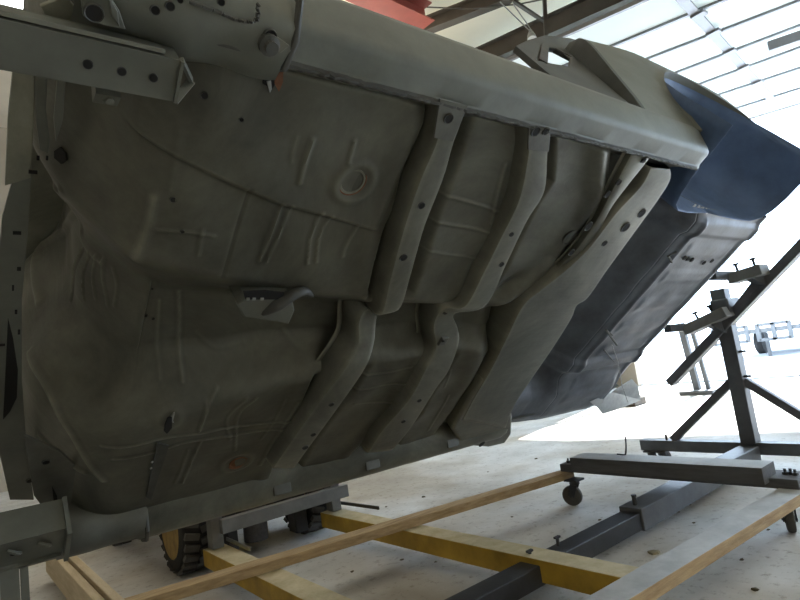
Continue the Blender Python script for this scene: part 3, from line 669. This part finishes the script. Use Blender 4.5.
# door jamb and inner quarter trim panel with window opening (both sides; near side read off the photo)
def inner(sg):
    y = -.892
    outp = [(1.30, .13), (1.78, .11), (1.90, .30), (2.02, .50), (2.12, .70), (2.10, .80)] 
    tp = [S(a, b, y) for a, b in ((604, 50), (590, 43.5), (569, 38), (545, 35.5), (528, 40), (516, 46))]
    poly = [(1.34, .12), (1.78, .11), (1.90, .30), (2.02, .52), (2.10, .70)] + [(float(q[0]), float(q[2])) for q in tp]
    wn = [S(a, b, y) for a, b in ((540, 45), (555, 48), (572, 57), (570, 67), (552, 64), (535, 60))]; wn = [(float(q[0]), float(q[2])) for q in wn]
    # bridge the opening into the outline via bmesh triangulation
    bm = bmesh.new(); es = []
    for lp in (poly, wn):
        vs = [bm.verts.new((a, sg * .882, b)) for a, b in lp]; es += [bm.edges.new((vs[i], vs[(i + 1) % len(vs)])) for i in range(len(vs))]
    bmesh.ops.triangle_fill(bm, use_beauty=True, use_dissolve=False, edges=es)
    me = bpy.data.meshes.new('inner_quarter'); bm.to_mesh(me); bm.free(); me.materials.append(DARKS)
    o = bpy.data.objects.new('inner_quarter', me); C.objects.link(o); o.parent = car; q = o.modifiers.new('t', 'SOLIDIFY'); q.thickness = .02; q.offset = 0
    c = [(a, sg * .886, b) for a, b in wn]
    MB().tube([c[0], c[1], c[2], c[3], c[4], c[5], c[0]], .007, 6).build('window_rim', STEEL_D, car)
    m0 = (np.array(c[0]) * .68 + np.array(c[1]) * .32); m1 = (np.array(c[5]) * .55 + np.array(c[4]) * .45)
    MB().bar(m0, m1, .02, .03).build('window_divider', STEEL_D, car)
inner(-1); inner(1)
for sg in (-1, 1):   # B-post jamb, a dark stepped channel in front of the quarter skin
    a = [(1.765 + .52 * max(0, z - .1) - .01, sg * (yq(1.765 + .52 * max(0, z - .1), z) - .004), z) for z in np.linspace(.10, .86, 14)]
    rows = [[(x - .085, sg * .886, z), (x - .05, sg * .890, z), (x - .046, sg * .884, z), (x - .008, sg * .884, z), (x - .002, sg * abs(y), z), (x + .012, sg * (abs(y) + .003), z)] for x, y, z in a]
    MB().grid(rows).build('door_jamb', DARKS, car, smooth=True, sharp=30, solid=.002)

# roof, pillars, decks (mostly out of sight, they shade the inside)
rows = []
for x in np.linspace(.75, 2.25, 16):
    w = .60 - .03 * ((x - 1.5) / .75) ** 2; zc = 1.17 - .05 * ((x - 1.5) / .75) ** 2
    rows.append([(x, w * t, zc - .06 * abs(t) ** 3) for t in np.linspace(-1, 1, 15)])
MB().grid(rows).build('roof', STEEL, car, smooth=True, solid=.01)
rows = []
for x, z, w in ((2.25, 1.10, .58), (2.45, 1.02, .60), (2.65, .92, .64), (2.72, .89, .66)):
    rows.append([(x, w * t, z) for t in np.linspace(-1, 1, 9)])
rows = [[(x, y, z) for (x, y, z) in r] for r in rows]
for sg in (-1, 1):
    MB().grid([[(2.05, sg * .585, 1.12), (2.30, sg * .58, 1.08)], [(2.2, sg * .70, .98), (2.5, sg * .70, .96)], [(2.25, sg * .82, .90), (2.72, sg * .82, .90)]]).build('sail_panel', STEEL, car, solid=.01)
    MB().bar((.42, sg * .78, .86), (.80, sg * .585, 1.12), .05, .04).build('windshield_pillar', STEEL, car, bevel=.005)
MB().box((3.15, 0, .895), (.84, 1.66, .012)).build('trunk_lid_opening_panel', STEEL, car)
MB().box((3.575, 0, .53), (.012, 1.76, .72)).build('tail_panel', STEEL, car)
MB().box((.30, 0, .87), (.30, 1.6, .02)).build('cowl_top', STEEL, car)
MB().box((.48, 0, .80), (.03, 1.6, .10)).build('dash_panel', STEEL, car)
# rear valance remnants on the low side
v = [U(a, b, z) for a, b, z in ((590, 402, .06), (612, 392, .10), (632, 379, .12), (638, 386, .08), (641, 400, .03), (622, 408, .02), (603, 414, .02), (598, 408, .05))]
MB().add([tuple(q) for q in v], [(0, 1, 7), (1, 2, 3), (1, 3, 4, 5), (1, 5, 6, 7)]).build('quarter_extension', ZINC, car, solid=.004)

def WB(x, y, z): return org + np.array([x, 0, 0]) + W * y + NI * z
# ================================================================== ROTISSERIE STAND
rot = empty('body_rotisserie', 'grey steel rotisserie stand on casters that carries the tipped car body', 'stand', loc=(3.9, 1.52, 0)); ro = np.array([3.9, 1.52, 0])
PX_ = 3.93; PY = 1.53
def rb(a, b, w, h, name, mt=TUBE, up=(0, 0, 1), bev=.004): 
    return MB().bar(np.array(a) - ro, np.array(b) - ro, w, h, up).build(name, mt, rot, bevel=bev)
rb((PX_, .85, .125), (PX_, 2.27, .125), .075, .075, 'base_beam')
rb((PX_, PY, .16), (PX_, PY, 1.16), .09, .09, 'upright_post', up=(1, 0, 0))
rb((PX_, 2.03, .165), (PX_, PY + .04, .55), .05, .05, 'diagonal_brace', up=(1, 0, 0))
rb((PX_, 1.03, .165), (PX_, PY - .04, .55), .05, .05, 'diagonal_brace', up=(1, 0, 0))
rb((2.42, 1.52, .095), (PX_ - .04, 1.53, .095), .115, .10, 'outer_tube', TUBE)
rb((-.8, 1.55, .088), (2.50, 1.52, .088), .095, .075, 'inner_tube', TUBE_D)
m = MB().tube([(2.47 - ro[0], 0, .14), (2.47 - ro[0], 0, .185)], .010, 8); m.lathe((2.47 - ro[0], 0, .185), (0, 0, 1), [(.013, 0), (.013, .008)], 6); m.build('clamp_bolt', TUBE_D, rot)
for x, y in ((1.72, 1.60), (1.90, 1.60)):
    m = MB().tube([(x - ro[0], y - ro[1] - .05, .12), (x - ro[0], y - ro[1] - .05, .155)], .007, 8); m.box((x - ro[0], y - ro[1] - .05, .158), (.03, .014, .008)); m.build('clamp_bolt', TUBE_D, rot)
m = MB().tube([(PX_ - ro[0], 2.08 - ro[1], .16), (PX_ - ro[0], 2.08 - ro[1], .20)], .008, 8); m.build('clamp_bolt', TUBE_D, rot)
# head: tilted arm, saddles and clamps in the tipped frame of the body
rb((3.90, 1.955, .569), (3.90, .98, 1.36), .055, .085, 'head_arm', TUBE, up=(1, 0, 0))
rb((3.80, 1.50, 1.035), (4.0, 1.50, 1.035), .11, .11, 'pivot_sleeve', TUBE, bev=.01)
for p0, p1 in (((688, 330), (729, 311)), ((732, 279), (765, 269))):
    a, b = [CAM + ray(*q) * 3.80 / ray(*q)[0] for q in (p0, p1)]; c = (a + b) / 2; d = (b - a) / np.linalg.norm(b - a)
    up = np.cross([1, 0, 0], d); up = up if up[2] > 0 else -up
    rb(a, b, .15, .065, 'saddle_box', BEAM_L, up=tuple(up))
    rb(c, np.array([3.90, c[1] - .05, c[2] - .07]), .06, .06, 'saddle_arm', TUBE)
    for k in (-.05, .05):
        p = c + d * k + up * .03; MB().tube([p - ro, p + up * .05 - ro], .008, 8).lathe(tuple(p + up * .045 - ro), tuple(up), [(.018, 0), (.018, .012)], 6).build('saddle_bolt', TUBE_D, rot)
    rb(a + up * .02, a + np.array([-.20, .03, .0]) + up * .03, .05, .05, 'mount_leg')
rb((3.88, 1.25, 1.19), (3.88, 1.52, .92), .05, .05, 'head_strut', up=(1, 0, 0))
for z in (.58, .74): MB().tube([(PX_ - ro[0] - .01, PY - ro[1] - .045, z), (PX_ - ro[0] - .01, PY - ro[1] - .085, z)], .008, 8).build('lock_pin', TUBE_D, rot)
def caster(parent, o, x, y, ztop, r, yaw, mt_w=RUBG):
    hgt = ztop - r
    c, s_ = math.cos(yaw), math.sin(yaw); d = Vector((c, s_, 0)); a = Vector((-s_, c, 0)); p = Vector((x - o[0], y - o[1], 0))
    wc_ = p + d * .025 + Vector((0, 0, r))
    f = MB(); f.box(p + Vector((0, 0, ztop - .006)), (.085, .085, .010)); f.lathe(tuple(p + Vector((0, 0, ztop - .03))), (0, 0, 1), [(.03, 0), (.03, .02)], 16)
    for sd in (-1, 1):
        q0 = p + a * sd * .024 + Vector((0, 0, ztop - .03)); q1 = wc_ + a * sd * .024; f.bar(q0, q1, .005, .04, up=tuple(d))
    f.tube([wc_ - a * .03, wc_ + a * .03], .006, 8)
    fo = f.build('caster_fork', TUBE_D, parent)
    MB().lathe(tuple(wc_ - a * .017), tuple(a), [(r * .3, -.003), (r * .32, 0), (r * .8, 0), (r * .95, .003), (r, .010), (r, .024), (r * .95, .031), (r * .8, .034), (r * .32, .034), (r * .3, .037)], 28).build('caster_wheel', mt_w, fo, smooth=True)
    return fo
for y, yw in ((2.20, .4), (2.12, -.3), (.92, .4)): caster(rot, ro, PX_ - .02, y, .09, .042, yw)
# front mounting arms (square tube with bolt holes), tipped with the body
def arm(y0, y1, z0, z1, x1, name, holes, rz):
    def f(a, b, h): return WB(h, a, b) - ro
    t = .006; prof_ = [(y0, z0), (y1, z0), (y1, z1), (y0, z1)]
    inn = [(y0 + t, z0 + t), (y1 - t, z0 + t), (y1 - t, z1 - t), (y0 + t, z1 - t)]
    vs = []; xs = (-1.0, x1)
    for h in xs: vs += [f(a, b, h) for a, b in prof_] + [f(a, b, h) for a, b in inn]
    fs = []
    for i in range(4):
        j = (i + 1) % 4; fs += [(i, j, j + 8, i + 8), (4 + j, 4 + i, 12 + i, 12 + j), (i, i + 4, j + 4, j), (8 + i, 8 + j, 12 + j, 12 + i)]
    o = MB().add(vs, fs).build(name, STEEL_L, rot)
    for x in holes:
        c = WB(x, (y0 + y1) / 2 + .002, z0 - .0015) - ro
        MB().lathe(tuple(c), tuple(NI), [(rz * 1.25, .0015), (rz * 1.2, 0), (rz, 0), (rz, .0008)], 18).build('hole_rim', TUBE_D, o)
        MB().lathe(tuple(c), tuple(NI), [(rz, -.0004), (rz, .001)], 18).build('bolt_hole', HOLE, o)
    return o
ua = arm(-.785, -.718, -.05, .005, .272, 'mounting_arm', (.150, .194, .238), .0055)
MB().add([tuple(WB(*q) - ro) for q in ((-.9, -.793, -.042), (.25, -.793, -.042), (.25, -.783, .010), (-.9, -.783, .010), (-.9, -.788, -.046), (.25, -.788, -.046), (.25, -.776, .010), (-.9, -.776, .010))],
         [(0, 1, 2, 3), (4, 7, 6, 5), (0, 4, 5, 1), (1, 5, 6, 2), (2, 6, 7, 3), (3, 7, 4, 0)]).build('arm_angle_rail', STEEL_L, ua)
# folded end plate and bracket bolt
e = MB(); v = [WB(*q) - ro for q in ((.274, -.785, -.05), (.274, -.718, -.05), (.304, -.745, -.02))]
for i, j in ((0, 2), (1, 2), (0, 1)): e.bar(v[i], v[j], .005, .012)
e.build('end_lip', STEEL_L, ua)
e = MB(); e.box(Vector(WB(.185, -.700, -.005) - ro), (.035, .03, .04)); e.lathe(tuple(WB(.188, -.690, -.012) - ro), tuple(-NI), [(.011, 0), (.011, .008), (.006, .009), (.006, .018)], 6); e.build('arm_stud', STEEL_L, ua)
la = arm(.600, .735, -.035, .06, .205, 'mounting_arm', (.085, .165), .0075)
e = MB(); e.bar(WB(-.9, .742, -.02) - ro, WB(.2, .742, -.02) - ro, .012, .05, up=tuple(NI)); e.build('arm_angle_rail', STEEL_L, la)
e = MB(); e.bar(WB(.212, .59, .0) - ro, WB(.212, .75, .0) - ro, .012, .12, up=tuple(NI)); e.build('end_plate', STEEL_L, la)
for k in (.07, .14): MB().tube(catmull([WB(k, .64, -.037) - ro, WB(k + .02, .65, -.045) - ro, WB(k + .03, .67, -.037) - ro], 8), .006, 6).build('weld_bead', STEEL_L, la)
# front post of the stand, just outside the frame, and the lower support that shows at the bottom left
rb((-.75, 1.5, .125), (-.75, 1.5, 1.10), .09, .09, 'upright_post', up=(1, 0, 0)); rb((-.75, .85, .125), (-.75, 2.27, .125), .075, .075, 'base_beam')
a0 = WB(-.75, -.80, .02); a1 = WB(-.75, .74, .02); rb(a0, a1, .06, .085, 'head_arm', up=(1, 0, 0))
q = WB(.075, .70, .03); m = MB(); m.bar(q - ro, np.array([q[0], q[1], .02]) - ro, .03, .045, up=(1, 0, 0)); m.bar(q - ro + np.array([.035, 0, 0]), np.array([q[0] + .035, q[1], .02]) - ro, .012, .02, up=(1, 0, 0)); m.build('support_leg', STEEL_L, rot)

# ================================================================== WHEELED TIMBER AND STEEL CART
ct = empty('wheeled_cart', 'low wheeled cart frame of brown timber rails and yellow cross beams', 'cart', loc=(1.8, 1.6, 0)); co = np.array([1.8, 1.6, 0])
def cb(a, b, w, h, name, mts, top=None, bev=.003, up=(0, 0, 1)):
    return MB().bar(np.array(a) - co, np.array(b) - co, w, h, up, 0, top).build(name, mts, ct, bevel=bev)
cb((2.83, 2.14, .170), (.44, 2.52, .170), .085, .042, 'side_rail', WOOD)
cb((2.84, .955, .170), (.45, 1.10, .170), .105, .045, 'side_rail', [WOOD, BEAM_T], 1)
for xa, xb in (((1.755, 1.10), (1.685, 3.07)), ((1.01, 1.10), (.985, 3.07))):
    o = cb((xa[0], xa[1], .105), (xb[0], xb[1], .105), .11, .085, 'yellow_cross_beam', [YEL, YTOP], 1)
for x, y0, y1, z in ((2.86, .93, 2.16, .212),): cb((x, y0, z), (x, y1, z), .16, .045, 'grey_cross_beam', BEAM_G)
cb((2.80, 1.04, .252), (2.80, 2.04, .252), .15, .075, 'grey_top_plank', [BEAM_G, BEAM_T], 1)
for y in (2.10, 2.13, .96, 1.0, .98): MB().lathe((2.84 + .03 * math.sin(y * 40) - co[0], y - co[1], .232), (0, 0, 1), [(.012, 0), (.012, .014), (.006, .015), (.006, .028)], 6).build('bolt_head', TUBE_D, ct)
cb((.385, 2.45, .13), (.335, 3.95, .13), .035, .14, 'end_plank', WOOD_P); cb((.430, 2.45, .14), (.380, 3.95, .14), .035, .14, 'end_plank', WOOD_P)
caster(ct, co, 2.78, 2.075, .155, .058, 1.9); caster(ct, co, 2.78, .99, .155, .055, .4); caster(ct, co, .5, 2.5, .155, .058, 1.0); caster(ct, co, .5, 1.12, .155, .058, .5)
# grey upright frame on the far ends of the yellow beams
for x in (.985, 1.70): cb((x, 3.02, .15), (x, 3.02, .47), .075, .06, 'frame_upright', BEAM_L, up=(1, 0, 0))
cb((1.0, 2.97, .255), (1.77, 2.97, .255), .05, .07, 'frame_channel', BEAM_L)
cb((1.07, 2.78, .155), (1.07, 3.1, .155), .008, .02, 'angle_scrap', ZINC); cb((1.84, 2.75, .155), (1.80, 3.15, .155), .01, .02, 'angle_scrap', TUBE_D)
for y in (1.45, 1.75, 2.05, 2.3): MB().box((1.702 - co[0], y - co[1], .10), (.004, .008 + .01 * rng.random(), .05), None).build('chipped_patch', JUNKM, ct)

# ================================================================== YELLOW WHEELED MACHINE BEHIND
mc = empty('yellow_machine', 'yellow machine with two black tyres standing low behind the car body', 'machine', loc=(1.2, 3.4, 0)); mo = np.array([1.2, 3.4, 0])
def wheel(parent, o, x, y, r, w, hub_side, rimr=.62):
    c = np.array([x, y, r]) - o; t = MB()
    t.lathe(tuple(c - np.array([w / 2, 0, 0])), (1, 0, 0), [(r * rimr, .004), (r * .72, -.004), (r * .90, .004), (r * .97, .02), (r, .04), (r, w - .04), (r * .97, w - .02), (r * .90, w - .004), (r * .72, w + .004), (r * rimr, w - .004)], 44)
    ty = t.build('tyre', RUB, parent, smooth=True, sharp=30)
    lug = MB(); n = 26
    for k in range(n):
        a = 2 * math.pi * k / n
        for sd in (-1, 1):
            aa = a + (.12 if sd > 0 else 0); rot_ = Matrix.Rotation(aa, 3, 'X') @ Matrix.Rotation(.35 * sd, 3, 'Z')
            p = Matrix.Rotation(aa, 3, 'X') @ Vector((sd * w * .25, 0, r + .004)); lug.box(Vector(c) + p, (w * .44, r * .13, .022), Matrix.Rotation(aa, 3, 'X') @ Matrix.Rotation(.25 * sd, 3, 'Z'))
    lug.build('tread_lugs', RUBG, ty)
    rm = MB().lathe(tuple(c - np.array([w / 2 * 1, 0, 0])), (1, 0, 0), [(r * rimr, -.002), (r * rimr * .94, .012), (r * rimr * .9, .05), (r * rimr * .45, .055), (r * rimr * .42, .02), (.02, .018)], 32).build('wheel_rim', RIMY, parent, smooth=True, sharp=30)
    for k in range(6):
        a = 2 * math.pi * k / 6; MB().lathe(tuple(c + np.array([-w / 2 + .055, r * rimr * .68 * math.cos(a), r * rimr * .68 * math.sin(a)])), (-1, 0, 0), [(.013, 0), (.012, .016)], 6).build('wheel_nut', RIMY, rm)
wheel(mc, mo, .93, 3.24, .25, .17, -1, .70); wheel(mc, mo, 1.68, 3.24, .25, .17, -1, .70); wheel(mc, mo, .80, 4.35, .17, .12, -1)
wheel(mc, mo, 1.80, 4.35, .17, .12, -1)
def mb_(a, b, w, h, name, mt, **k): return MB().bar(np.array(a) - mo, np.array(b) - mo, w, h, k.get('up', (0, 0, 1))).build(name, mt, mc, bevel=.006)
mb_((.80, 3.3, .30), (.80, 4.5, .26), .06, .13, 'frame_rail', YEL); mb_((1.8, 3.3, .30), (1.8, 4.5, .26), .06, .13, 'frame_rail', YEL)
mb_((1.04, 3.24, .25), (1.58, 3.24, .25), .12, .12, 'axle_housing', TUBE_D); mb_((1.3, 3.3, .52), (1.3, 4.5, .52), .85, .35, 'machine_body', YEL)
mb_((1.13, 3.12, .05), (1.13, 3.12, .9), .06, .10, 'mast_channel', TUBE_D, up=(0, 1, 0)); mb_((1.54, 3.09, .05), (1.54, 3.09, .9), .08, .10, 'mast_channel', TUBE_D, up=(0, 1, 0))
m = MB(); m.tube([(1.30 - mo[0], 3.16 - mo[1], .06), (1.30 - mo[0], 3.16 - mo[1], .7)], .07, 20); m.build('lift_cylinder', BEAM_G, mc, smooth=True)

mc.location = (1.2, 3.5, 0)
# ================================================================== BACKGROUND, OUTDOORS AND SMALL THINGS
# flat trailer outside the door
tr = empty('parked_trailer', 'pale hazy trailer tail with two framed light panels parked outside', 'trailer', loc=(14, 4.9, 0)); to = np.array([14, 4.9, 0])
HZ = mat('faded_grey_paint', (0.13, 0.14, 0.15), .7, 0, .1)
def tb(c, s, name, mt=HZ): return MB().box(np.array(c) - to, s).build(name, mt, tr, bevel=.01)
tb((15.6, 4.75, .62), (3.2, 1.9, .10), 'deck')
for yc_, w in ((5.42, .72), (4.52, .62)):
    for dz in (-.17, .17): tb((14, yc_, .58 + dz), (.06, w, .07), 'light_panel_bar')
    for dy in (-.5, 0.0, .5): tb((14, yc_ + dy * w, .58), (.06, .09, .40), 'light_panel_post')
for y in (4.15, 5.35): 
    o = MB().lathe((15.6 - to[0], y - to[1], .30), (0, 1, 0), [(.16, -.09), (.28, -.09), (.30, -.06), (.30, .06), (.28, .09), (.16, .09)], 28).build('trailer_wheel', RUB, tr, smooth=True)
tb((14.2, 4.75, .28), (.07, .07, .56), 'drop_leg')
# pale stand with two uprights outside behind the trunk
ps = empty('jack_stand', 'pale upright double-legged stand seen below the tilted head arm', 'stand', loc=(8, 3.55, 0)); po = np.array([8, 3.55, 0])
MB().bar((0, .10, 0.02), (0, .16, 1.0), .08, .08, up=(1, 0, 0)).build('upright', HZ, ps); MB().bar((0, -.05, 0.02), (0, .03, 1.0), .05, .05, up=(1, 0, 0)).build('upright', HZ, ps)
MB().box((0, .05, .03), (.4, .45, .05)).build('foot', HZ, ps)
# brown heap of stored parts against the far wall and a low dark crate
jk = empty('stored_axle', 'dull brown axle and drum lying on the far floor beneath the car tail', 'axle', loc=(7.6, 6.4, 0)); 
MB().tube([(-.9, .5, .22), (-.3, .2, .24), (.0, 0, .25), (.4, -.3, .24), (1.1, -.7, .22)], [.05, .06, .17, .06, .05], 16).build('axle_tube', JUNKM, jk, smooth=True)
for p in ((-.9, .5, .22), (1.1, -.7, .22)): MB().lathe(p, (.85, -.5, 0), [(.05, -.06), (.2, -.05), (.21, .05), (.12, .07), (.02, .07)], 24).build('brake_drum', JUNKM, jk, smooth=True)
MB().box((-.2, -.25, .06), (.5, .35, .12)).build('pad', JUNKM, jk, bevel=.02)
m = MB(); m.box((7.0, 4.10, .05), (.3, .28, .10)); m.box((7.0, 4.10, .105), (.24, .22, .02)); tag(m.build('low_crate', JUNKM, bevel=.01), 'low dark block lying on the floor at the tip of the car tail', 'crate')
cab = empty('storage_cabinet', 'dull cabinet against the far left wall behind the car tail', 'cabinet', loc=(8.3, 8.0, 0))
MB().box((0, 0, .75), (1.6, .7, 1.5)).build('cabinet_body', JUNKM, cab, bevel=.01)
for s_ in (-1, 1):
    d_ = MB().box((s_ * .39, -.36, .76), (.74, .02, 1.38)).build('door', JUNKM, cab, bevel=.004); MB().tube([(s_ * .08, -.39, .7), (s_ * .08, -.39, .85)], .01, 8).build('handle', ZINC, d_)
# air hose end hanging over the grey plank
p = [np.array(q) for q in ((2.84, 1.80, .296), (2.80, 1.735, .304), (2.76, 1.70, .32), (2.76, 1.69, .36), (2.77, 1.69, .41))]
tag(MB().tube(catmull(p, 20), .0045, 8).build('bent_wire', TUBE, smooth=True), 'thin bent grey wire standing up from the grey plank', 'wire')
p = [(2.72, 1.80, .21), (2.70, 1.84, .20), (2.68, 1.86, .185)]
# debris on the concrete
def chip(px, py, s, name, label, cat, grp, mt, seed):
    g = G(px, py, 0); r_ = random.Random(seed); m = MB(); n = 7
    top = [(s * r_.uniform(.5, 1) * math.cos(2 * math.pi * k / n), s * r_.uniform(.4, .9) * math.sin(2 * math.pi * k / n), s * r_.uniform(.12, .4)) for k in range(n)]
    m.add([(a * 1.1, b * 1.1, .0005) for a, b, c in top] + top + [(0, 0, s * .45)], [tuple(range(n))[::-1]] + [(k, (k + 1) % n, (k + 1) % n + n, k + n) for k in range(n)] + [(k + n, (k + 1) % n + n, 2 * n) for k in range(n)])
    o = m.build(name, mt); o.location = (g[0], g[1], 0); tag(o, label, cat, grp); return o
LEAF = mat('dry_leaf', (.10, .085, .05), .85, 0, .3)
for i, (a, b, s, l) in enumerate(((676, 512, .022, 'dark crumpled leaf on the concrete midway between the caster and right timber rail'), (694, 523, .012, 'small dark chip just right of the crumpled leaf'), (675, 545, .0, ''), (654, 553, .032, 'pale crumpled leaf cluster nearest the right timber rail'))):
    if s: chip(a, b, s, 'leaf' if s > .015 else 'chip', l, 'leaf' if s > .015 else 'chip', None, LEAF if i < 2 else mat('pale_leaf', (.30, .28, .2), .85, 0, .3), i)
FL = ((386, 507, .012, 'tiny flake on the floor left of the brown rail, nearest the grey upright'), (424, 497, .020, 'dark twig-like flake on the floor halfway between rocker and brown rail'),
      (536, 459, .020, 'flat dark flake on the bright floor under the far end of the rocker'), (488, 472, .010, 'tiny flake just above the middle of the brown rail'),
      (402, 560, .012, 'flake on the floor directly in front of the left yellow beam middle'), (436, 562, .010, 'small flake right of the one before the left yellow beam'),
      (352, 572, .012, 'flake close against the near side of the brown rail, between the yellow beams'), (512, 517, .010, 'tiny flake between the brown rail and the right yellow beam'),
      (600, 520, .012, 'flake on the floor in front of the grey swivel caster'), (636, 520, .012, 'flake beside the clamp joint of the telescoping floor tube'),
      (690, 505, .010, 'small flake behind the crumpled leaf, nearest the grey beam'), (716, 548, .012, 'flake on the open floor right of the right timber rail middle'),
      (742, 560, .012, 'flake in the lower right corner area beyond the right timber rail'), (768, 530, .010, 'tiny flake just left of the right-hand black caster'),
      (670, 470, .012, 'flake on the floor between the grey beam and the stand base'), (755, 590, .016, 'largest flake at the bottom edge, right of the timber rail'))
for k, (a, b, s, l) in enumerate(FL): chip(a, b, s, 'paint_flake', 'dark ' + l if not l.startswith(('dark', 'flat')) else l, 'flake', 'paint flakes scattered on the concrete', LEAF, 50 + k)
